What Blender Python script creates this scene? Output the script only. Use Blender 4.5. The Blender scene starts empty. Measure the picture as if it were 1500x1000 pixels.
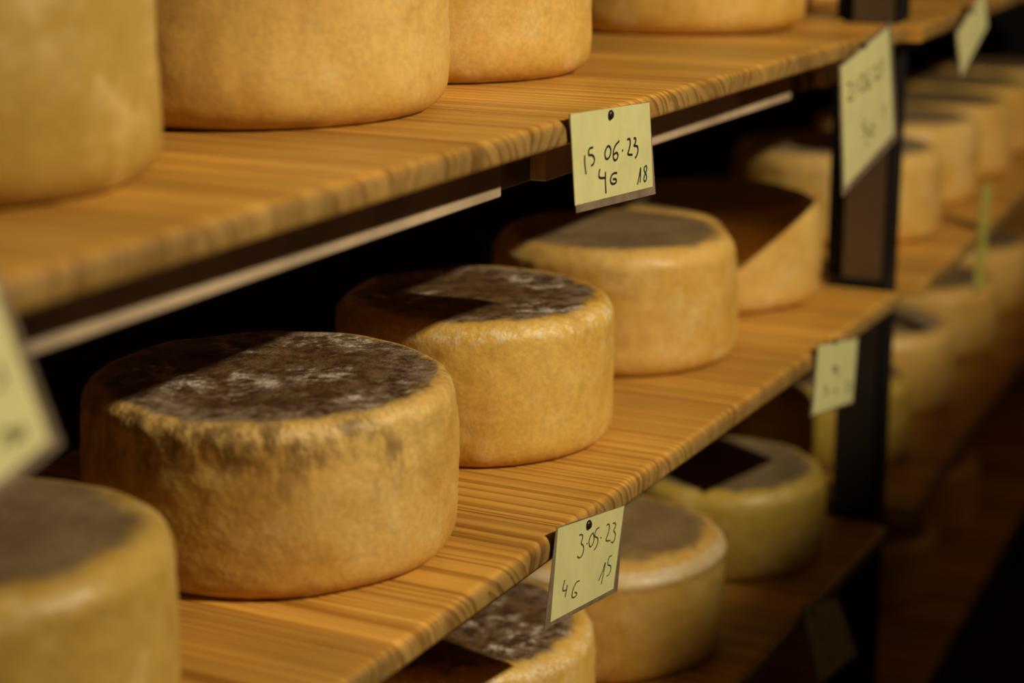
import bpy, bmesh, math, random
from mathutils import Vector, Matrix, noise

# ------------------------------------------------------------------ units
# Survey grid: 1.0 = 0.65 m.  X runs along the racks, Y into the racks, Z up; the lens is at (0, 0, 0) of that grid.
S = 0.65
Z0 = 1.45
def G(x, y, z):
    return Vector((x * S, y * S, z * S + Z0))

scene = bpy.context.scene
col = scene.collection
random.seed(7)

# ------------------------------------------------------------------ object helpers
def empty(name, loc=(0, 0, 0), rz=0.0):
    o = bpy.data.objects.new(name, None)
    o.empty_display_size = 0.05
    o.location = loc
    o.rotation_euler = (0, 0, rz)
    col.objects.link(o)
    return o

def mesh_obj(name, verts, faces, mat=None, parent=None, loc=None, smooth=False):
    me = bpy.data.meshes.new(name)
    me.from_pydata([tuple(v) for v in verts], [], faces)
    me.update()
    bm = bmesh.new(); bm.from_mesh(me)
    bmesh.ops.recalc_face_normals(bm, faces=bm.faces[:])
    bm.to_mesh(me); bm.free()
    if smooth:
        me.polygons.foreach_set('use_smooth', [True] * len(me.polygons))
    o = bpy.data.objects.new(name, me)
    if mat:
        me.materials.append(mat)
    col.objects.link(o)
    if parent:
        o.parent = parent
    if loc is not None:
        o.location = loc
    return o

def tag(o, label, cat, group=None, kind=None):
    if label: o['label'] = label
    if cat: o['category'] = cat
    if group: o['group'] = group
    if kind: o['kind'] = kind
    return o

class Boxes:
    def __init__(self): self.v = []; self.f = []
    def box(self, a, b):
        x0, y0, z0 = a; x1, y1, z1 = b
        n = len(self.v)
        self.v += [(x0,y0,z0),(x1,y0,z0),(x1,y1,z0),(x0,y1,z0),(x0,y0,z1),(x1,y0,z1),(x1,y1,z1),(x0,y1,z1)]
        self.f += [tuple(n + i for i in q) for q in ((0,3,2,1),(4,5,6,7),(0,1,5,4),(1,2,6,5),(2,3,7,6),(3,0,4,7))]
        return self
    def build(self, name, mat, parent=None, bevel=0.0, loc=None):
        o = mesh_obj(name, self.v, self.f, mat, parent, loc)
        if bevel:
            m = o.modifiers.new('bevel', 'BEVEL'); m.width = bevel; m.segments = 2; m.limit_method = 'ANGLE'
        return o

# ------------------------------------------------------------------ node helpers
class NT:
    def __init__(self, name):
        self.m = bpy.data.materials.new(name)
        self.m.use_nodes = True
        self.t = self.m.node_tree
        self.n = self.t.nodes
        self.bsdf = self.n.get('Principled BSDF')
        self.out = self.n.get('Material Output')
    def add(self, typ, **kw):
        nd = self.n.new(typ)
        for k, v in kw.items():
            setattr(nd, k, v)
        return nd
    def put(self, sock, v):
        if isinstance(v, bpy.types.NodeSocket):
            self.t.links.new(v, sock)
        elif isinstance(v, (tuple, list)) and len(v) == 3 and sock.type == 'RGBA':
            sock.default_value = (*v, 1)
        else:
            sock.default_value = v
    def math(self, op, a, b=0.0, c=None, clamp=False):
        nd = self.add('ShaderNodeMath', operation=op, use_clamp=clamp)
        self.put(nd.inputs[0], a); self.put(nd.inputs[1], b)
        if c is not None: self.put(nd.inputs[2], c)
        return nd.outputs[0]
    def noise(self, vec, scale, detail=4.0, rough=0.55, dist=0.0):
        nd = self.add('ShaderNodeTexNoise')
        self.put(nd.inputs['Vector'], vec)
        nd.inputs['Scale'].default_value = scale
        nd.inputs['Detail'].default_value = detail
        nd.inputs['Roughness'].default_value = rough
        nd.inputs['Distortion'].default_value = dist
        return nd.outputs['Fac']
    def smooth(self, v, lo, hi, a=0.0, b=1.0):
        nd = self.add('ShaderNodeMapRange', interpolation_type='SMOOTHSTEP')
        self.put(nd.inputs[0], v)
        self.put(nd.inputs[1], lo); self.put(nd.inputs[2], hi)
        self.put(nd.inputs[3], a); self.put(nd.inputs[4], b)
        return nd.outputs[0]
    def mix(self, fac, a, b, mode='MIX'):
        nd = self.add('ShaderNodeMix', data_type='RGBA', blend_type=mode)
        self.put(nd.inputs[0], fac); self.put(nd.inputs[6], a); self.put(nd.inputs[7], b)
        return nd.outputs[2]
    def scalevec(self, vec, s):
        nd = self.add('ShaderNodeVectorMath', operation='MULTIPLY')
        self.put(nd.inputs[0], vec); nd.inputs[1].default_value = s
        return nd.outputs[0]
    def addvec(self, a, b):
        nd = self.add('ShaderNodeVectorMath', operation='ADD')
        self.put(nd.inputs[0], a); self.put(nd.inputs[1], b)
        return nd.outputs[0]
    def bump(self, h, strength, dist):
        nd = self.add('ShaderNodeBump')
        nd.inputs['Strength'].default_value = strength
        nd.inputs['Distance'].default_value = dist
        self.put(nd.inputs['Height'], h)
        self.t.links.new(nd.outputs[0], self.bsdf.inputs['Normal'])
        return nd
    def attr(self, name):
        nd = self.add('ShaderNodeAttribute', attribute_name=name)
        return nd.outputs['Fac']

def plain(name, color, rough=0.6, metal=0.0, nscale=20.0, namp=0.25, spec=0.4):
    t = NT(name)
    tc = t.add('ShaderNodeTexCoord')
    n = t.noise(tc.outputs['Object'], nscale, 5.0)
    k = t.smooth(n, 0.3, 0.7, 1.0 - namp, 1.0 + namp)
    nd = t.add('ShaderNodeVectorMath', operation='SCALE')
    nd.inputs[0].default_value = color
    t.put(nd.inputs['Scale'], k)
    t.put(t.bsdf.inputs['Base Color'], nd.outputs[0])
    t.bsdf.inputs['Roughness'].default_value = rough
    t.bsdf.inputs['Metallic'].default_value = metal
    t.bsdf.inputs['Specular IOR Level'].default_value = spec
    return t.m

# ------------------------------------------------------------------ materials
def cheese_material(name, c1, c2, top='plain', mottle=0.0, rimrough=0.0, ridge=False, flakes=0.0, topcol=(0.30, 0.215, 0.11)):
    t = NT(name)
    tc = t.add('ShaderNodeTexCoord')
    oi = t.add('ShaderNodeObjectInfo')
    rv = t.add('ShaderNodeCombineXYZ')
    r10 = t.math('MULTIPLY', oi.outputs['Random'], 37.0)
    for i in range(3): t.put(rv.inputs[i], r10)
    p = t.addvec(tc.outputs['Object'], rv.outputs[0])
    topf = t.attr('topness'); hgt = t.attr('height')
    big = t.noise(p, 9.0, 3.0)
    mid = t.noise(p, 38.0, 5.0, 0.6)
    fine = t.noise(p, 190.0, 4.0, 0.6)
    streak = t.noise(t.scalevec(p, (1, 1, 0.5)), 48.0, 5.0, 0.65)
    base = t.mix(t.smooth(big, 0.33, 0.67), c1, c2)
    base = t.mix(t.smooth(mid, 0.52, 0.78, 0.0, 0.32), base, (c2[0] * 1.12, c2[1] * 1.18, c2[2] * 1.7))
    base = t.mix(t.smooth(mid, 0.42, 0.24, 0.0, 0.30), base, (c1[0] * 0.74, c1[1] * 0.62, c1[2] * 0.5))
    # orange lower band and golden band near the upper edge
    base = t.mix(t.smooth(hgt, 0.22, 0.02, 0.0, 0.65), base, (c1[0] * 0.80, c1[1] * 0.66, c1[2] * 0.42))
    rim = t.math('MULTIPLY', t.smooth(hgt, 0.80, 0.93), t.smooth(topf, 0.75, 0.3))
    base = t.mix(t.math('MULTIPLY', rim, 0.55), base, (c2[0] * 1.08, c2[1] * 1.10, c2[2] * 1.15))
    # dusty patches
    dust = t.smooth(t.noise(p, 17.0, 9.0, 0.72), 0.50, 0.66, 0.0, 0.48)
    base = t.mix(dust, base, (0.72, 0.53, 0.235))
    # dark specks
    sp = t.math('MULTIPLY', t.smooth(t.noise(p, 95.0, 2.0), 0.70, 0.78), t.smooth(mid, 0.45, 0.6))
    base = t.mix(t.math('MULTIPLY', sp, 0.45), base, (0.12, 0.055, 0.02))
    bloom = t.smooth(t.noise(p, 13.0, 7.0, 0.62), 0.56, 0.72, 0.0, 0.40)
    base = t.mix(bloom, base, (c1[0] * 0.66, c1[1] * 0.52, c1[2] * 0.42))
    if mottle:
        mm = t.math('MULTIPLY', t.smooth(hgt, 0.42, 0.88), t.math('MULTIPLY', t.smooth(streak, 0.44, 0.62), t.smooth(t.noise(p, 7.0, 2.0), 0.42, 0.58, 0.15, 1.0)))
        mm = t.math('MULTIPLY', mm, t.smooth(topf, 0.85, 0.4))
        base = t.mix(t.math('MULTIPLY', mm, mottle), base, (0.15, 0.085, 0.035))
    if ridge:
        rg = t.math('MULTIPLY', t.smooth(hgt, 0.80, 0.86), t.smooth(hgt, 0.955, 0.92))
        rg = t.math('MULTIPLY', rg, t.smooth(t.noise(p, 16.0, 3.0), 0.30, 0.55, 0.35, 0.95))
        base = t.mix(rg, base, (0.80, 0.66, 0.42))
    if flakes:
        fl = t.math('MULTIPLY', t.smooth(hgt, 0.83, 0.91), t.smooth(topf, 0.55, 0.25))
        fl = t.math('MULTIPLY', fl, t.smooth(t.noise(p, 110.0, 5.0, 0.7), 0.47, 0.58))
        base = t.mix(t.math('MULTIPLY', fl, flakes), base, (0.86, 0.76, 0.50))
    # top face
    jit = t.math('MULTIPLY_ADD', t.math('SUBTRACT', mid, 0.5), 0.9, topf)
    tmask = t.smooth(jit, 0.52, 0.86)
    tn = t.noise(p, 13.0, 9.0, 0.68, 0.4)
    tn2 = t.noise(p, 60.0, 8.0, 0.7)
    if top == 'mould':
        dark = t.mix(t.smooth(tn2, 0.35, 0.65), (0.070, 0.036, 0.013), (0.19, 0.110, 0.045))
        rr = t.attr('radius')
        ringw = t.math('MULTIPLY', t.smooth(rr, 0.55, 0.80), 0.75)
        fuzz = t.math('MULTIPLY', t.smooth(tn, 0.47, 0.62), t.smooth(tn2, 0.40, 0.58))
        fuzz = t.math('MAXIMUM', fuzz, t.math('MULTIPLY', ringw, t.smooth(tn2, 0.36, 0.62)))
        tcol = t.mix(t.math('MULTIPLY', fuzz, 0.85), dark, (0.38, 0.305, 0.22))
        white = t.math('MULTIPLY', t.smooth(tn, 0.53, 0.60), t.smooth(tn2, 0.50, 0.60))
        tcol = t.mix(t.math('MULTIPLY', white, 0.85), tcol, (0.70, 0.65, 0.56))
    else:
        tcol = t.mix(t.smooth(tn, 0.35, 0.65), (topcol[0] * 0.72, topcol[1] * 0.68, topcol[2] * 0.66), topcol)
        tcol = t.mix(t.smooth(tn2, 0.52, 0.72, 0.0, 0.5), tcol, (topcol[0] * 1.35, topcol[1] * 1.35, topcol[2] * 1.5))
    base = t.mix(tmask, base, tcol)
    grain = t.smooth(fine, 0.3, 0.7, 0.90, 1.08)
    gv = t.add('ShaderNodeVectorMath', operation='SCALE')
    t.put(gv.inputs[0], base); t.put(gv.inputs['Scale'], grain)
    t.put(t.bsdf.inputs['Base Color'], gv.outputs[0])
    t.put(t.bsdf.inputs['Roughness'], t.smooth(mid, 0.3, 0.7, 0.34, 0.52))
    t.bsdf.inputs['Specular IOR Level'].default_value = 0.42
    h = t.math('MULTIPLY_ADD', fine, 0.35, mid)
    h = t.math('ADD', h, t.math('MULTIPLY', t.math('MULTIPLY', t.smooth(hgt, 0.72, 0.95), streak), 1.0 + 3.0 * rimrough))
    t.bump(h, 0.20 + 0.35 * rimrough, 0.004)
    return t.m

def wood_material(name, light, dark, endtint=(0.50, 0.57, 0.85), plank=0.07, spacing=0.0125):
    t = NT(name)
    tc = t.add('ShaderNodeTexCoord')
    oi = t.add('ShaderNodeObjectInfo')
    sep = t.add('ShaderNodeSeparateXYZ'); t.put(sep.inputs[0], tc.outputs['Object'])
    x, y, z = sep.outputs
    xs = t.math('DIVIDE', x, plank)
    idx = t.math('FLOOR', xs)
    seed = t.math('MULTIPLY_ADD', oi.outputs['Random'], 91.0, idx)
    wn = t.add('ShaderNodeTexWhiteNoise', noise_dimensions='1D'); t.put(wn.inputs['W'], seed)
    sc = t.add('ShaderNodeSeparateColor'); t.put(sc.inputs[0], wn.outputs['Color'])
    ra, rb, rc = sc.outputs[0], sc.outputs[1], sc.outputs[2]
    fx = t.math('MULTIPLY', t.math('SUBTRACT', t.math('FRACT', xs), 0.5), plank)
    sgn = t.math('SIGN', t.math('SUBTRACT', ra, 0.42))
    u = t.math('ADD', fx, t.math('MULTIPLY', sgn, t.math('MULTIPLY_ADD', rb, 0.11, 0.055)))
    v = t.math('ADD', z, t.math('MULTIPLY_ADD', rc, 0.09, 0.020))
    # gentle wander of the grain along the board
    wob = t.noise(t.scalevec(tc.outputs['Object'], (9.0, 1.3, 9.0)), 1.0, 3.0)
    wob2 = t.noise(t.scalevec(tc.outputs['Object'], (60.0, 5.0, 60.0)), 1.0, 2.0)
    r = t.math('SQRT', t.math('ADD', t.math('MULTIPLY', u, u), t.math('MULTIPLY', v, v)))
    r = t.math('ADD', r, t.math('MULTIPLY', t.math('SUBTRACT', wob, 0.5), 0.010))
    r = t.math('ADD', r, t.math('MULTIPLY', t.math('SUBTRACT', wob2, 0.5), 0.0022))
    rw = t.add('ShaderNodeTexNoise', noise_dimensions='1D')
    t.put(rw.inputs['W'], t.math('MULTIPLY_ADD', r, 45.0, t.math('MULTIPLY', seed, 3.7))); rw.inputs['Detail'].default_value = 2.0; rw.inputs['Scale'].default_value = 1.0
    r = t.math('ADD', r, t.math('MULTIPLY', t.math('SUBTRACT', rw.outputs[0], 0.5), 0.034))
    ph = t.math('FRACT', t.math('DIVIDE', r, t.math('MULTIPLY_ADD', rc, spacing * 0.6, spacing * 0.7)))
    ring = t.math('MULTIPLY', t.math('POWER', t.smooth(ph, 0.10, 0.90), 1.6), t.smooth(ph, 1.0, 0.88))
    fib = t.noise(t.scalevec(tc.outputs['Object'], (420.0, 9.0, 420.0)), 1.0, 3.0)
    bigv = t.noise(t.scalevec(tc.outputs['Object'], (5.0, 3.0, 5.0)), 1.0, 3.0)
    streak = t.noise(t.scalevec(tc.outputs['Object'], (38.0, 1.6, 38.0)), 1.0, 4.0, 0.6)
    depthr = t.smooth(streak, 0.32, 0.62, 0.45, 0.9)
    c = t.mix(t.math('MULTIPLY', ring, depthr), light, dark)
    c = t.mix(t.smooth(streak, 0.52, 0.74, 0.0, 0.35), c, (dark[0] * 1.5, dark[1] * 1.45, dark[2] * 1.3))
    c = t.mix(t.smooth(streak, 0.44, 0.28, 0.0, 0.5), c, (light[0] * 1.12, light[1] * 1.25, light[2] * 1.6))
    c = t.mix(t.smooth(fib, 0.35, 0.7, 0.0, 0.25), c, dark)
    tone = t.math('MULTIPLY', t.math('MULTIPLY_ADD', ra, 0.36, 0.80), t.smooth(bigv, 0.3, 0.7, 0.86, 1.12))
    sv = t.add('ShaderNodeVectorMath', operation='SCALE'); t.put(sv.inputs[0], c); t.put(sv.inputs['Scale'], tone)
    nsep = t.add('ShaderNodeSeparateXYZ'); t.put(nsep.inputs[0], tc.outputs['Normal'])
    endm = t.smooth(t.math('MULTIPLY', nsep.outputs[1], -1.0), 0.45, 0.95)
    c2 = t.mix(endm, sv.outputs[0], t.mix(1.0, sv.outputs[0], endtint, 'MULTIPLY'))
    t.put(t.bsdf.inputs['Base Color'], c2)
    t.put(t.bsdf.inputs['Roughness'], t.smooth(fib, 0.3, 0.7, 0.38, 0.55))
    t.bsdf.inputs['Specular IOR Level'].default_value = 0.4
    t.bump(t.math('ADD', t.math('MULTIPLY', ring, -0.5), fib), 0.12, 0.0015)
    return t.m

M = {}
GOLD1 = (0.60, 0.345, 0.060); GOLD2 = (0.69, 0.44, 0.112)
M['rind'] = cheese_material('golden_rind', GOLD1, GOLD2)
M['pale'] = cheese_material('pale_rind', (0.62, 0.365, 0.075), (0.70, 0.46, 0.13), topcol=(0.40, 0.30, 0.17))
M['mould'] = cheese_material('mould_topped_rind', (0.58, 0.33, 0.065), (0.69, 0.455, 0.135), top='mould', mottle=0.75, rimrough=0.8)
M['mould_clean'] = cheese_material('mould_topped_clean_rind', (0.62, 0.35, 0.052), (0.70, 0.45, 0.10), top='mould', rimrough=0.4, flakes=0.6)
M['dimmed_amber'] = cheese_material('dimmed_amber_rind', (0.38, 0.235, 0.038), (0.45, 0.30, 0.068), topcol=(0.24, 0.17, 0.088))  # amber rind with the light falloff towards the left corners darkened into it
M['olive'] = cheese_material('olive_rind', (0.48, 0.315, 0.040), (0.55, 0.38, 0.070), topcol=(0.27, 0.20, 0.11))
M['ridged'] = cheese_material('ridged_rind', GOLD1, GOLD2, ridge=True, topcol=(0.36, 0.25, 0.11))
M['wood'] = wood_material('larch_board', (0.70, 0.375, 0.066), (0.27, 0.100, 0.011))
M['post'] = plain('black_steel', (0.006, 0.006, 0.006), 0.6, 0.0, spec=0.2)
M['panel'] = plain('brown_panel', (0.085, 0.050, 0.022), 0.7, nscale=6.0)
M['shaded_panel'] = plain('shaded_panel', (0.022, 0.014, 0.008), 0.7, nscale=6.0)  # darker copy of the brown panel, shade below the middle board in its colour
M['rail'] = plain('worn_rail', (0.46, 0.35, 0.23), 0.55, nscale=7.0, namp=0.3)
M['bracket'] = plain('olive_bracket', (0.20, 0.155, 0.05), 0.6)
M['card'] = plain('yellow_card', (0.62, 0.60, 0.28), 0.55, nscale=30.0, namp=0.05)
M['green_card'] = plain('olive_yellow_card', (0.42, 0.40, 0.07), 0.55, nscale=30.0, namp=0.05)
M['ink'] = plain('black_ink', (0.018, 0.016, 0.012), 0.6, namp=0.1)
M['thin_ink'] = plain('brown_ink', (0.09, 0.07, 0.02), 0.6, namp=0.2)
M['blue_ink'] = plain('blue_ink', (0.02, 0.045, 0.06), 0.6, namp=0.1)
M['tack'] = plain('dark_tack', (0.012, 0.011, 0.010), 0.35)
M['sleeve'] = plain('laminate_edge', (0.20, 0.15, 0.10), 0.3, nscale=40.0, namp=0.3)
M['plaster'] = plain('dark_plaster', (0.025, 0.018, 0.012), 0.9, nscale=3.0)
M['concrete'] = plain('dark_concrete', (0.035, 0.026, 0.018), 0.9, nscale=4.0)

BLOCKER_H = 1.84
LAMP_W = 225.0
SPOT_W = 16.0
LABELS = {
'june': {'turn':0.0,'at':[1.4386,0.6461,1.2398],'card':[[-0.0763,0.0096],[0.0829,0.0008],[0.0939,-0.0742],[-0.066,-0.0653]],'sleeve':[[-0.0775,0.0097],[0.0844,0.0009],[0.102,-0.0821],[-0.062,-0.0721]],'w':0.0017,'ink':[[[-0.0492,-0.0267],[-0.049,-0.034],[-0.0462,-0.0427]],[[-0.033,-0.0226],[-0.0415,-0.0222],[-0.0421,-0.0282],[-0.0355,-0.028],[-0.0296,-0.0317],[-0.0314,-0.0365],[-0.0366,-0.0371]],[[-0.0047,-0.0254],[-0.01,-0.0293],[-0.0091,-0.0345],[-0.0044,-0.0366],[0.0011,-0.0342],[0.0028,-0.0293],[-0.0006,-0.0258],[-0.0047,-0.0254]],[[0.0193,-0.0241],[0.0105,-0.0269],[0.0065,-0.0327],[0.0081,-0.0388],[0.0143,-0.0397],[0.0178,-0.0359],[0.014,-0.0328],[0.0085,-0.0341]],[[0.0256,-0.033],[0.0273,-0.0334]],[[0.0358,-0.0251],[0.0409,-0.0248],[0.0428,-0.0289],[0.0396,-0.0349],[0.0363,-0.0381],[0.0473,-0.0396]],[[0.0496,-0.0257],[0.0546,-0.0266],[0.0533,-0.0303],[0.049,-0.0326],[0.0578,-0.0332],[0.0594,-0.0375],[0.0572,-0.0414],[0.0532,-0.0432]],[[-0.0192,-0.0422],[-0.0212,-0.0458],[-0.0208,-0.0498],[-0.008,-0.0512]],[[-0.0082,-0.046],[-0.0079,-0.0569],[-0.0063,-0.0646]],[[0.0155,-0.0506],[0.0085,-0.0496],[0.003,-0.0517],[0.002,-0.0561],[0.006,-0.0588],[0.0138,-0.059],[0.0148,-0.0557],[0.0072,-0.0546]]],'blue':[[[0.0592,-0.0671],[0.0627,-0.0605],[0.0659,-0.0514],[0.0656,-0.0585],[0.065,-0.0662]],[[0.0773,-0.0531],[0.0725,-0.0542],[0.0736,-0.0579],[0.0782,-0.061],[0.079,-0.0653],[0.0755,-0.0674],[0.0724,-0.0649],[0.0737,-0.0615],[0.0781,-0.0586],[0.0795,-0.0552],[0.0773,-0.0531]]]},
'may': {'turn':0.0,'at':[1.4039,0.6461,0.8932],'card':[[-0.0592,0.0154],[0.0766,-0.0072],[0.0551,-0.0781],[-0.0725,-0.0625]],'sleeve':[[-0.0605,0.017],[0.0796,-0.0075],[0.0658,-0.0845],[-0.0827,-0.0653]],'w':0.0013,'ink':[[[-0.0178,-0.0035],[-0.0117,-0.0048],[-0.0108,-0.0088],[-0.0154,-0.0122],[-0.0093,-0.0155],[-0.0086,-0.0207],[-0.0132,-0.0247],[-0.0187,-0.0241],[-0.0215,-0.0213]],[[-0.003,-0.0159],[-0.0015,-0.0168]],[[0.01,-0.0104],[0.0039,-0.0118],[0.0012,-0.0171],[0.0041,-0.0222],[0.0097,-0.0212],[0.013,-0.0166],[0.01,-0.0104]],[[0.0227,-0.0098],[0.0156,-0.0094],[0.0129,-0.0154],[0.0192,-0.0174],[0.021,-0.0218],[0.0174,-0.0256],[0.0127,-0.0272]],[[0.0261,-0.0201],[0.0275,-0.021]],[[0.0385,-0.013],[0.0428,-0.0125],[0.045,-0.0163],[0.0417,-0.0222],[0.0354,-0.0265],[0.0463,-0.0295]],[[0.0517,-0.0153],[0.0576,-0.0166],[0.0577,-0.0204],[0.0528,-0.0227],[0.0579,-0.0262],[0.0566,-0.0316],[0.0523,-0.034],[0.0484,-0.0314]],[[-0.0459,-0.0343],[-0.0513,-0.0428],[-0.0418,-0.0444]],[[-0.0408,-0.0404],[-0.0451,-0.0499]],[[-0.0169,-0.0451],[-0.0237,-0.0439],[-0.0304,-0.049],[-0.0325,-0.0551],[-0.0248,-0.0572],[-0.0208,-0.0549],[-0.0263,-0.0523]]],'blue':[[[0.0226,-0.0589],[0.031,-0.053],[0.038,-0.0445],[0.0334,-0.0551],[0.0284,-0.0642]],[[0.0505,-0.0449],[0.0438,-0.0439],[0.0411,-0.0513],[0.0479,-0.053],[0.0492,-0.0573],[0.0452,-0.0611],[0.0399,-0.0605]]]},
'far_up': {'turn':0.0349,'at':[2.1361,0.6435,1.2359],'card':[[-0.0915,-0.0158],[0.1089,0.0121],[0.1614,-0.121],[-0.0555,-0.1551]],'sleeve':[[-0.1,-0.0134],[0.1238,0.019],[0.1837,-0.1307],[-0.0625,-0.1649]],'w':0.0025,'ink':[[[-0.066,-0.0365],[-0.0459,-0.0382],[-0.0472,-0.0477],[-0.0629,-0.0559],[-0.0358,-0.0557]],[[-0.029,-0.0362],[-0.0275,-0.0537]],[[-0.0058,-0.0308],[-0.0153,-0.0395],[-0.006,-0.0512],[0.0105,-0.0521],[0.0115,-0.0404],[-0.002,-0.0312]],[[0.0274,-0.0283],[0.0176,-0.041],[0.0224,-0.0514],[0.0346,-0.0517],[0.0334,-0.0447],[0.0227,-0.0445]],[[0.0466,-0.0292],[0.066,-0.0291],[0.0661,-0.0381],[0.0533,-0.0448],[0.075,-0.044]],[[0.0746,-0.0249],[0.0927,-0.0247],[0.0822,-0.0317],[0.0959,-0.0371],[0.0814,-0.0447]],[[0.0267,-0.0885],[0.0095,-0.0894],[0.0092,-0.0963],[0.0285,-0.0987],[0.0334,-0.1054],[0.0186,-0.1074]],[[0.0473,-0.0971],[0.0393,-0.1041],[0.0537,-0.111],[0.0661,-0.1066],[0.0592,-0.0986],[0.0473,-0.0971]],[[0.028,-0.1177],[0.0392,-0.1162]]],'blue':[[[0.1004,-0.0864],[0.1108,-0.0774],[0.1111,-0.1]]]},
'far_mid': {'turn':0.0,'at':[2.0815,0.6461,0.901],'card':[[-0.0583,0.0077],[0.0925,-0.0185],[0.0818,-0.0944],[-0.068,-0.0711]],'sleeve':[[-0.061,0.0099],[0.0979,-0.018],[0.0878,-0.0977],[-0.0776,-0.0718]],'w':0.0024,'ink':[[[-0.0009,-0.0314],[0.0121,-0.0328],[0.0168,-0.0387],[0.0052,-0.0386],[-0.0031,-0.0339],[-0.0009,-0.0314]],[[0.0167,-0.0376],[0.014,-0.0463]],[[-0.0315,-0.048],[-0.0199,-0.0509],[-0.0245,-0.0539],[-0.0164,-0.0584],[-0.0276,-0.0592]],[[0.0063,-0.061],[0.0162,-0.0625],[0.0115,-0.0665]]],'blue':[[[0.0489,-0.0623],[0.0641,-0.0652],[0.0565,-0.0688],[0.0667,-0.0741],[0.052,-0.0747]],[[0.073,-0.0665],[0.0714,-0.0785]]]},
'near': {'turn':0.0,'at':[0.662,0.6448,1.2406],'card':[[-0.0352,-0.0087],[0.0346,0.0092],[0.0712,-0.0859],[-0.0016,-0.105]],'sleeve':[[-0.0366,-0.0064],[0.0398,0.013],[0.0816,-0.0906],[-0.0007,-0.1148]],'w':0.0023,'ink':[[[0.0365,-0.0716],[0.0406,-0.0713],[0.0391,-0.0759],[0.0348,-0.0797]],[[0.0426,-0.0711],[0.0461,-0.0771],[0.0427,-0.0805]],[[0.0496,-0.0716],[0.0533,-0.0762],[0.0479,-0.0798],[0.0474,-0.0739]],[[0.0163,-0.0689],[0.0262,-0.0663]],[[0.0098,-0.0394],[0.0093,-0.0531]],[[0.0193,-0.0383],[0.0284,-0.0441],[0.02,-0.0507]],[[0.0364,-0.0373],[0.0404,-0.047],[0.0338,-0.0489]]],'blue':[]},
'dim': {'turn':0.0,'at':[2.0376,0.6448,0.5799],'card':[[-0.0345,0.0186],[0.0933,-0.0155],[0.1873,-0.1251],[0.0387,-0.1055]],'sleeve':[[-0.0423,0.0232],[0.1013,-0.0148],[0.2002,-0.1329],[0.0339,-0.1089]],'w':0.0024,'ink':[[[0.0729,-0.0384],[0.0815,-0.0528]],[[-0.0021,-0.0343],[0.0084,-0.0427]],[[0.034,-0.0426],[0.0453,-0.0546]],[[0.0724,-0.0853],[0.0872,-0.0956]]],'blue':[]},
'bay2_up': {'turn':0.0,'at':[2.567,0.6272,1.246],'card':[[-0.0727,-0.0247],[0.0579,0.0224],[0.0895,-0.0267],[-0.038,-0.0839]],'sleeve':[[-0.0796,-0.025],[0.0608,0.0258],[0.0977,-0.0283],[-0.0408,-0.0872]],'w':0.0027,'ink':[],'blue':[]},
}
# ------------------------------------------------------------------ room
def slab(name, a, b, mat):
    o = Boxes().box(a, b).build(name, mat)
    o['kind'] = 'structure'
    return o
X0, X1, YB, YR, H = -1.2, 8.5, 1.42, -2.6, 3.6
slab('floor', (X0, YR, -0.1), (X1, YB, 0.0), M['concrete'])
slab('ceiling', (X0, YR, H), (X1, YB, H + 0.1), M['plaster'])
slab('wall_left', (X0, YB, 0), (X1, YB + 0.1, H), M['plaster'])
slab('wall_right', (X0, YR - 0.1, 0), (X1, YR, H), M['plaster'])
slab('wall_far', (X1, YR - 0.1, 0), (X1 + 0.1, YB + 0.1, H), M['plaster'])
slab('wall_behind', (X0 - 0.1, YR - 0.1, 0), (X0, YB + 0.1, H), M['plaster'])
# unseen blocker added across the aisle to keep the lamp off the lowest shelves
slab('light_blocker', (1.42, -0.60, 0), (X1, -0.52, BLOCKER_H), M['plaster'])

# ------------------------------------------------------------------ shelf boards
ZU, ZM, ZB, ZL = -0.317, -0.845, -1.333, -1.82
TH = 0.032
def board_profile(depth, th, r=0.009, n=6):
    """(y, z) outline of the board, front edge at y = 0, top at z = 0, rounded front corners."""
    pts = []
    for k in range(n + 1):
        a = math.pi / 2 * k / n
        pts.append((r - r * math.sin(a), -r + r * math.cos(a)))
    r2 = r * 0.5
    for k in range(n + 1):
        a = math.pi / 2 * k / n
        pts.append((r2 - r2 * math.cos(a), -th + r2 - r2 * math.sin(a)))
    pts += [(depth, -th), (depth, 0)]
    return pts
def shelf_board(name, x0, z, segs, rot=0.0, y0=1.0, mat='wood'):
    """segs: list of (xa, xb, yfront, depth) in grid units measured from (x0, y0)."""
    V, F = [], []
    for xa, xb, yf, dep in segs:
        prof = board_profile(dep * S, TH * S)
        nx = max(1, int((xb - xa) / 0.25))
        n0 = len(V); m = len(prof)
        for i in range(nx + 1):
            xx = (xa + (xb - xa) * i / nx) * S
            for (py, pz) in prof:
                dy = 0.0012 * noise.noise((xx * 6, z * 10, 0)) if py < 0.02 else 0.0
                V.append((xx, yf * S + py + dy, pz))
        for i in range(nx):
            for k in range(m):
                a = n0 + i * m + k; b = n0 + i * m + (k + 1) % m
                F.append((a, b, b + m, a + m))
        F.append(tuple(n0 + k for k in range(m)))
        F.append(tuple(n0 + nx * m + k for k in reversed(range(m))))
    o = mesh_obj(name, V, F, M[mat], None, G(x0, y0, z), smooth=False)
    o.rotation_euler = (0, 0, rot)
    for p in o.data.polygons:
        if len(p.vertices) == 4 and abs(p.normal.x) < 0.5: p.use_smooth = True
    mod = o.modifiers.new('split', 'EDGE_SPLIT'); mod.split_angle = math.radians(35)
    return o
XS = 0.60
SB = 'boards of the front rack'
b = shelf_board('shelf_board', XS, ZU, [(0, 3.59 - XS, 0, 0.78)])
tag(b, 'upper larch board, carrying the cheeses cut by the top of the frame', 'shelf', SB)
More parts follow.
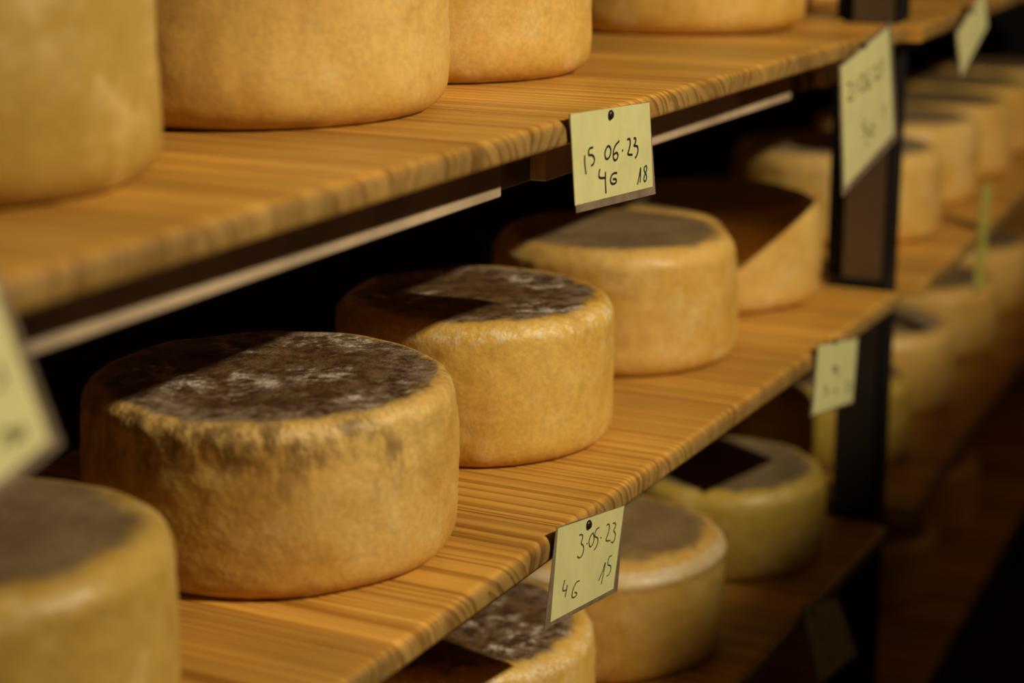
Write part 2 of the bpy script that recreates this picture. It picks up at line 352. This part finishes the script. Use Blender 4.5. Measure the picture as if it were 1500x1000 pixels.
b = shelf_board('shelf_board', XS, ZM, [(0, 3.63 - XS, 0, 0.78), (3.63 - XS, 3.705 - XS, 0.15, 0.63)])
tag(b, 'middle larch board of the front rack, under the two mould-topped wheels', 'shelf', SB)
b = shelf_board('shelf_board', XS, ZB, [(0, 3.63 - XS, 0, 0.78), (3.63 - XS, 3.705 - XS, 0.15, 0.63)])
tag(b, 'lowest larch board of the front rack, lying in deep shade', 'shelf', SB)
ROT = math.radians(3.1)
BX, BY = 3.60, 0.970
SB2 = 'boards of the rack behind the post'
def bay2(u, v):
    return BX + u * math.cos(ROT) - v * math.sin(ROT), BY + u * math.sin(ROT) + v * math.cos(ROT)
for z, lab in ((ZU, 'orange board at the top right corner, beyond the black post'),
               (ZM, 'orange lit board running to the right edge beyond the post, under the brighter wheels'),
               (ZB, 'reddish brown board beyond the post, one level below the orange lit one'),
               (ZL, 'almost black lowest board beyond the post, at the bottom right')):
    if z == ZU:      # notched round the post
        segs = [(0, 0.15, 0, 0.052), (0.035, 0.15, 0.165, 0.555), (0.15, 4.3, 0, 0.72)]
    elif z == ZL:
        segs = [(0.15, 4.3, 0, 0.72)]
    else:
        segs = [(0.15, 4.3, 0, 0.72)]
    b = shelf_board('shelf_board', BX, z, segs, ROT, BY)
    tag(b, lab, 'shelf', SB2)

# ------------------------------------------------------------------ racks that carry the boards
def bx(B, x0, y0, z0, x1, y1, z1):
    a = G(x0, y0, z0); c = G(x1, y1, z1)
    B.box(tuple(a), tuple(c)); return B
FLOOR = -Z0 / S
rack = empty('storage_rack', G(3.68, 1.04, FLOOR))
tag(rack, 'black steel rack upright with brown side panel and worn support rails, right of centre', 'rack')
def rpart(B, name, mat, root, bevel=0.0015):
    o = B.build(name, M[mat], None, bevel)
    o.parent = root
    o.matrix_parent_inverse = root.matrix_world.inverted() if False else Matrix.Translation(-root.location)
    return o
rpart(bx(Boxes(), 3.64, 1.03, FLOOR, 3.72, 1.036, 0.55), 'upright_post', 'post', rack)
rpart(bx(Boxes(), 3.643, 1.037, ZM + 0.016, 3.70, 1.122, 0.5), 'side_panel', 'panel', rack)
rpart(bx(Boxes(), 3.643, 1.037, FLOOR + 0.05, 3.70, 1.122, ZM - 0.001), 'lower_panel', 'shaded_panel', rack)
rpart(bx(Boxes(), 3.66, 1.123, ZM + 0.016, 3.70, 1.16, 0.5), 'rear_flange', 'post', rack)
rpart(bx(Boxes(), 3.66, 1.70, FLOOR, 3.72, 1.76, 0.55), 'upright_post', 'post', rack)
rpart(bx(Boxes(), XS + 0.02, 1.70, FLOOR, XS + 0.08, 1.76, 0.55), 'upright_post', 'post', rack)
rpart(bx(Boxes(), XS + 0.02, 1.05, FLOOR, XS + 0.08, 1.11, ZU - TH), 'upright_post', 'post', rack)
rpart(bx(Boxes(), 3.632, 1.03, ZM + 0.001, 3.654, 1.147, ZM + 0.015), 'crossbar', 'post', rack)
for z in (ZU, ZM, ZB):
    zt = z - TH
    if z == ZU:
        for xa, xb in ((XS + 0.09, 2.10), (2.227, 3.20), (3.395, 3.58)):
            rpart(bx(Boxes(), xa, 1.09, zt - 0.070, xb, 1.115, zt), 'support_rail', 'rail', rack)
        for xa, xb in ((2.09, 2.237), (3.19, 3.405)):
            rpart(bx(Boxes(), xa, 1.116, zt - 0.072, xb, 1.14, zt), 'bracket_plate', 'bracket', rack)
    else:
        rpart(bx(Boxes(), XS + 0.09, 1.06, zt - 0.05, 3.60, 1.085, zt), 'support_rail', 'post', rack)
    rpart(bx(Boxes(), XS + 0.09, 1.67, zt - 0.05, 3.65, 1.695, zt), 'support_rail', 'post', rack)
rack2 = empty('storage_rack', G(BX, BY, FLOOR), ROT)
tag(rack2, 'second dark steel rack standing behind the post, mostly lost in the shade', 'rack')
def r2(u0, v0, z0, u1, v1, z1, name, mat='post'):
    B = Boxes().box((u0 * S, v0 * S, (z0 - FLOOR) * S), (u1 * S, v1 * S, (z1 - FLOOR) * S))
    o = B.build(name, M[mat], rack2, 0.0015); return o
for z in (ZU, ZM, ZB, ZL):
    r2(0.17, 0.10, z - TH - 0.05, 4.25, 0.13, z - TH, 'support_rail')
    r2(0.17, 0.62, z - TH - 0.05, 4.25, 0.65, z - TH, 'support_rail')
for v in (0.10, 0.62):
    r2(4.19, v + 0.031, FLOOR, 4.25, v + 0.06, ZU - TH, 'upright_post')
    r2(0.17, v + 0.031, FLOOR, 0.21, v + 0.06, ZU - TH, 'upright_post')

# ------------------------------------------------------------------ cheeses
def cheese(x, y, R, Hh, z, mat, label, group, bt=0.16, bb=0.115, bulge=0.012, rough=0.0, ridge=0.0, seed=0, tilt=0.0):
    """A wheel turned from a rounded profile, then pushed about by noise. bt / bb are the corner radii relative to the height."""
    R *= S; Hh *= S
    rt, rb = bt * Hh, bb * Hh
    prof = []
    nb, ns, nt_ = 7, 22, 12
    prof += [(0.0, 0.0), (R * 0.5, 0.0), (R - rb * 1.6, 0.0)]
    for k in range(nb + 1):
        a = math.pi / 2 * k / nb
        prof.append((R - rb + rb * math.sin(a), rb - rb * math.cos(a)))
    for k in range(1, ns):
        f = k / ns
        zz = rb + (Hh - rt - rb) * f
        prof.append((R + bulge * R * math.sin(math.pi * f) ** 0.8, zz))
    for k in range(nt_ + 1):
        a = math.pi / 2 * k / nt_
        prof.append((R - rt + rt * math.cos(a), Hh - rt + rt * math.sin(a)))
    for k in range(1, 10):
        prof.append(((R - rt) * (1 - k / 10.0), Hh))
    prof.append((0.0, Hh))
    N = 144
    V, F, topn, hgt, rad = [], [], [], [], []
    ax = random.Random(seed)
    ell = ax.uniform(-0.012, 0.012); ph = ax.uniform(0, 6.28)
    ox = Vector((ax.uniform(0, 50), ax.uniform(0, 50), ax.uniform(0, 50)))
    def put(r, zz, th):
        c, s_ = math.cos(th), math.sin(th)
        q = Vector((r * c, r * s_, zz))
        side = min(1.0, r / R)
        d = 0.0
        if zz > 0.0005:
            d += 0.0032 * noise.noise(q * 14 + ox) + 0.0012 * noise.noise(q * 60 + ox)
            if rough:
                m = max(0.0, 1.0 - abs(zz / Hh - 0.86) / 0.22)
                d += rough * m * 0.0032 * noise.noise(Vector((q.x * 120, q.y * 120, q.z * 45)) + ox)
        if ridge: d += ridge * math.exp(-((zz / Hh - 0.86) / 0.045) ** 2)
        rr = r * (1 + ell * math.cos(2 * th + ph)) + d * side
        up = 0.0
        if zz > Hh * 0.9:
            up = 0.0022 * noise.noise(q * 18 + ox * 2) - 0.0025 * max(0.0, 1 - (r / R) ** 2)
        V.append((rr * c, rr * s_, zz + up))
        tn = 0.0
        if zz >= Hh - rt - 1e-6:
            a = math.asin(max(0, min(1, (zz - (Hh - rt)) / rt)))
            tn = a / (math.pi / 2) * 0.75
            if r < R - rt - 1e-6: tn = 0.75 + 0.25 * min(1, (R - rt - r) / (0.10 * R))
        topn.append(tn); hgt.append(zz / Hh); rad.append(r / R)
    m = len(prof) - 2
    for i in range(N):
        th = 2 * math.pi * i / N
        for (r, zz) in prof[1:-1]: put(r, zz, th)
    for i in range(N):
        j = (i + 1) % N
        for k in range(m - 1):
            F.append((i * m + k, j * m + k, j * m + k + 1, i * m + k + 1))
    cb = len(V); put(0, 0, 0); ct = len(V); put(0, Hh, 0)
    for i in range(N):
        j = (i + 1) % N
        F.append((cb, j * m, i * m)); F.append((ct, i * m + m - 1, j * m + m - 1))
    o = mesh_obj('cheese', V, F, M[mat], None, G(x, y, z) + Vector((0, 0, 0.0004)), smooth=True)
    o.rotation_euler = (0, 0, ax.uniform(0, 6.28))
    for nm, data in (('topness', topn), ('height', hgt), ('radius', rad)):
        at = o.data.attributes.new(nm, 'FLOAT', 'POINT'); at.data.foreach_set('value', data)
    return tag(o, label, 'cheese', group)

GU, GM, GB = 'cheese wheels on the upper board', 'cheese wheels on the middle board', 'cheese wheels on the lowest board'
GF = 'cheese wheels on the rack behind the post'
CH = [
 (1.414, 1.379, .230, .300, ZU, 'dimmed_amber', 'blurred yellow cheese wheel at the top left corner, nearest on the upper board', GU, {}),
 (2.033, 1.420, .256, .300, ZU, 'pale', 'large pale golden cheese wheel on the upper board, second from the left corner', GU, {}),
 (2.522, 1.407, .220, .290, ZU, 'rind', 'cheese wheel on the upper board just above the 15 06 23 label', GU, {}),
 (3.378, 1.387, .243, .290, ZU, 'rind', 'cheese wheel on the upper board farthest right of its row, before the post', GU, {}),
 (1.335, 1.288, .200, .199, ZM, 'dimmed_amber', 'blurred cheese wheel with smooth grey-brown top at the lower left corner', GM, {'bt': .2}),
 (1.909, 1.319, .233, .216, ZM, 'mould', 'biggest cheese wheel, with brown and white mould on top and a crumbly rim', GM, {'bt': .12, 'rough': 1.0, 'bulge': .02}),
 (2.438, 1.310, .206, .212, ZM, 'mould_clean', 'sharply focused cheese wheel with dark mouldy top and clean yellow side', GM, {'bt': .15, 'rough': .35, 'bulge': .015}),
 (2.970, 1.320, .209, .216, ZM, 'rind', 'golden cheese wheel with smooth tan top, right behind the sharply focused mouldy one', GM, {'bt': .18}),
 (3.470, 1.346, .222, .196, ZM, 'pale', 'cheese wheel with a triangular shadow on its side, last on the middle board', GM, {'bt': .20}),
 (2.392, 1.340, .228, .197, ZB, 'mould_clean', 'cheese wheel cut by the bottom edge, below the 3 05 23 label', GB, {'bt': .18}),
 (2.840, 1.285, .213, .210, ZB, 'ridged', 'yellow cheese wheel right of the 3 05 23 label, with a pale ridge', GB, {'bt': .20, 'ridge': .0035}),
 (3.359, 1.258, .201, .177, ZB, 'olive', 'olive yellow cheese wheel on the lowest board with a four-cornered shadow on its flat top', GB, {'bt': .20}),
 (4.060, 1.390, .215, .230, ZU, 'rind', 'cheese wheel at the top edge just left of the post, mostly hidden', GF, {}),
 (4.225, 1.325, .238, .200, ZM, 'pale', 'cheese wheel directly right of the post on the orange lit board', GF, {'bt': .2}),
 (4.720, 1.330, .208, .205, ZM, 'pale', 'second cheese wheel from the post on the orange lit board', GF, {'bt': .2}),
 (5.160, 1.350, .208, .200, ZM, 'rind', 'third cheese wheel from the post on the orange lit board', GF, {'bt': .2}),
 (5.600, 1.375, .205, .200, ZM, 'rind', 'fourth cheese wheel from the post on the orange lit board, at the right edge', GF, {'bt': .2}),
 (6.060, 1.400, .205, .200, ZM, 'rind', 'farthest cheese wheel on the orange lit board, cut by the right edge of the frame', GF, {'bt': .2}),
 (4.085, 1.300, .208, .190, ZB, 'olive', 'cheese wheel behind the lower part of the post, half in its shadow', GF, {'bt': .2}),
 (4.540, 1.320, .208, .205, ZB, 'pale', 'brightest cheese wheel below the orange lit board, right of the post', GF, {'bt': .2}),
 (5.130, 1.350, .208, .200, ZB, 'rind', 'cheese wheel on the reddish board under the thin edge-on label', GF, {'bt': .2}),
 (5.700, 1.380, .208, .200, ZB, 'rind', 'dim cheese wheel at the right edge on the reddish board', GF, {'bt': .2}),
 (4.500, 1.330, .215, .170, ZL, 'rind', 'almost black cheese wheel on the lowest board right of the post', GF, {'bt': .2}),
 (5.060, 1.360, .210, .190, ZL, 'rind', 'almost black cheese wheel at the lower right, second from the post', GF, {'bt': .2}),
]
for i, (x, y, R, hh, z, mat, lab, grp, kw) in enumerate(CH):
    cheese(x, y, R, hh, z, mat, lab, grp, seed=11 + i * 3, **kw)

# ------------------------------------------------------------------ labels
def bil(q, u, v):
    (ax, az), (bx_, bz), (cx, cz), (dx, dz) = q      # TL TR BR BL
    return ((1 - v) * ((1 - u) * ax + u * bx_) + v * ((1 - u) * dx + u * cx),
            (1 - v) * ((1 - u) * az + u * bz) + v * ((1 - u) * dz + u * cz))
def sheet(q, y, thick, n=8, curl=0.0):
    V, F = [], []
    for side in (0, 1):
        for j in range(n + 1):
            for i in range(n + 1):
                xx, zz = bil(q, i / n, j / n)
                V.append((xx, y + side * thick - curl * (j / n) ** 2, zz))
    m = (n + 1) ** 2
    for j in range(n):
        for i in range(n):
            a = j * (n + 1) + i
            F.append((a, a + 1, a + n + 2, a + n + 1)); F.append((m + a, m + a + n + 1, m + a + n + 2, m + a + 1))
    edge = [i for i in range(n + 1)] + [j * (n + 1) + n for j in range(1, n + 1)] + [n * (n + 1) + i for i in range(n - 1, -1, -1)] + [j * (n + 1) for j in range(n - 1, 0, -1)]
    for k in range(len(edge)):
        a, c = edge[k], edge[(k + 1) % len(edge)]
        F.append((a, m + a, m + c, c))
    return V, F
def ribbon(strokes, w, y, curl_at):
    V, F = [], []
    for st in strokes:
        pts = [Vector((p[0], p[1])) for p in st]
        # smooth the stroke
        for _ in range(2 if len(pts) > 2 else 0):
            q = [pts[0]]
            for a, c in zip(pts, pts[1:]):
                q += [a * .75 + c * .25, a * .25 + c * .75]
            pts = q + [pts[-1]]
        n0 = len(V)
        for i, p in enumerate(pts):
            t = (pts[min(i + 1, len(pts) - 1)] - pts[max(i - 1, 0)])
            t = t.normalized() if t.length > 1e-7 else Vector((1, 0))
            nrm = Vector((-t.y, t.x)) * (w / 2)
            for s_ in (1, -1):
                e = p + nrm * s_
                V.append((e.x, y - curl_at(e.y), e.y))
        for i in range(len(pts) - 1):
            a = n0 + i * 2
            F.append((a, a + 1, a + 3, a + 2))
    return V, F
def label_tag(key, label, ink='ink', curl=0.0, inkw=1.0, split=7):
    d = LABELS[key]
    root = empty('cheese_label', d['at'], d['turn'])
    tag(root, label, 'label', 'yellow labels tacked to the boards')
    zt = max(p[1] for p in d['card']); zb = min(p[1] for p in d['card'])
    V, F = sheet(d['sleeve'], 0.0004, 0.0005, curl=curl)
    mesh_obj('laminate', V, F, M['sleeve'], root)
    V, F = sheet(d['card'], -0.0003, 0.0005, curl=curl)
    mesh_obj('card', V, F, M['card'], root)
    tl, tr, br, bl = d['card']
    def cu(z): return curl * max(0.0, min(1.0, (zt - z) / max(1e-6, zt - zb))) ** 2 + (0.0008 if curl else 0)
    if d['ink']:
        if key == 'dim':
            for st in d['ink']:
                V, F = ribbon([st], d['w'] * inkw, -0.0007, cu); mesh_obj('pen_mark', V, F, M[ink], root)
        else:
          for nm, part in (('handwritten_date', d['ink'][:split]), ('batch_code', d['ink'][split:])):
              if part:
                V, F = ribbon(part, d['w'] * inkw, -0.0007, cu); mesh_obj(nm, V, F, M[ink], root)
    if d['blue']:
        V, F = ribbon(d['blue'], d['w'] * inkw * .8, -0.0007, cu); o = mesh_obj('wheel_number', V, F, M['blue_ink'], root); o['label'] = 'number in blue ink'
    # tack: flat domed head
    V, F = [], []
    R_, n = 0.0042, 16
    for rr, yy in ((1.0, -0.0008), (1.0, -0.0016), (0.7, -0.0028)):
        for i in range(n):
            a = 2 * math.pi * i / n
            V.append((R_ * rr * math.cos(a), yy, R_ * rr * math.sin(a)))
    V.append((0, -0.0032, 0))
    for k in range(2):
        for i in range(n):
            j = (i + 1) % n
            F.append((k * n + i, k * n + j, (k + 1) * n + j, (k + 1) * n + i))
    for i in range(n): F.append((2 * n + i, 2 * n + (i + 1) % n, 3 * n))
    q0 = len(V)
    for rr, yy in ((0.0007, -0.0008), (0.0007, 0.020 if d['turn'] else 0.012)):
        for i in range(n):
            a = 2 * math.pi * i / n
            V.append((rr * math.cos(a), yy, rr * math.sin(a)))
    for i in range(n):
        j = (i + 1) % n
        F.append((i, j, q0 + j, q0 + i)); F.append((q0 + i, q0 + j, q0 + n + j, q0 + n + i))
    F.append(tuple(q0 + n + i for i in range(n)))
    mesh_obj('tack', V, F, M['tack'], root, smooth=True)
    return root
label_tag('june', 'sharp yellow label reading 15 06 23, tacked to the upper board edge', inkw=1.15)
label_tag('may', 'yellow label reading 3 05 23 with thin handwriting, tacked to the middle board edge', ink='thin_ink')
label_tag('far_up', 'large blurred yellow label hanging askew in front of the black post', ink='thin_ink', split=6)
label_tag('far_mid', 'small blurred yellow label at the far end of the middle board', ink='thin_ink')
label_tag('near', 'very blurred yellow label cut off by the left edge of the frame', ink='thin_ink')
label_tag('dim', 'dark shaded label hanging from the lowest board at the bottom right', ink='thin_ink')
label_tag('bay2_up', 'narrow blurred yellow label at the top right corner, beyond the post')
# a label of the second rack that has turned nearly edge-on to the aisle
a = Vector((2.826, 0.6588, 0.968)); 
root = empty('cheese_label', a)
tag(root, 'thin yellow-green label seen almost edge-on, hanging from the orange lit board at the right', 'label', 'yellow labels tacked to the boards')
dirv = Vector((0.9945, -0.105, 0)); nv = Vector((-dirv.y, dirv.x, 0))
def edge_sheet(w0, w1, h, off, th):
    V = []
    for s_ in (0, 1):
        for (p, z) in ((w0, 0.0), (w1, 0.0), (w1, -h), (w0, -h)):
            q = dirv * p + nv * (off + s_ * th) + Vector((-0.018 * (-z) / 0.16, 0, z)); V.append(tuple(q))
    return V, [(0,1,2,3),(4,7,6,5),(0,4,5,1),(1,5,6,2),(2,6,7,3),(3,7,4,0)]
V, F = edge_sheet(-0.002, 0.038, 0.162, 0.0, 0.0006); mesh_obj('laminate', V, F, M['sleeve'], root)
V, F = edge_sheet(0.0, 0.036, 0.158, -0.0008, 0.0007); mesh_obj('card', V, F, M['green_card'], root)

# ------------------------------------------------------------------ light
def lamp(name, loc, power, colr, radius):
    l = bpy.data.lights.new(name, 'POINT'); l.energy = power; l.color = colr; l.shadow_soft_size = radius
    o = bpy.data.objects.new(name, l); o.location = loc; col.objects.link(o); return o
lamp('ceiling_lamp', G(1.95, -1.83, 1.57), LAMP_W, (1.0, 0.84, 0.58), 0.04)
lamp('added_red_fill', G(5.4, -0.1, -0.85), 1.5, (1.0, 0.45, 0.20), 0.05)  # added reddish fill, out of frame, lifts the dark lower right
w = bpy.data.worlds.new('cellar'); scene.world = w; w.use_nodes = True
w.node_tree.nodes['Background'].inputs[0].default_value = (0.5, 0.35, 0.2, 1)
w.node_tree.nodes['Background'].inputs[1].default_value = 0.0

# ------------------------------------------------------------------ camera
cam = bpy.data.cameras.new('camera'); co = bpy.data.objects.new('camera', cam); col.objects.link(co)
cam.sensor_width = 36.0; cam.lens = 36.0 * 2800 / 1500
yaw = math.atan2(1480, math.hypot(2800, 717)); pitch = math.atan2(717, 2800)
fw = Vector((math.cos(yaw) * math.cos(pitch), math.sin(yaw) * math.cos(pitch), -math.sin(pitch)))
co.location = (0, 0, Z0)
co.rotation_euler = fw.to_track_quat('-Z', 'Y').to_euler()
cam.clip_start = 0.05
cam.dof.use_dof = True
cam.dof.focus_distance = 2.52 * S
cam.dof.aperture_fstop = 2.6
scene.camera = co
scene.view_settings.view_transform = 'Standard'
scene.view_settings.look = 'None'
scene.view_settings.exposure = 0.0
scene.view_settings.gamma = 1.0
scene.cycles.use_denoising = True
scene.cycles.max_bounces = 6
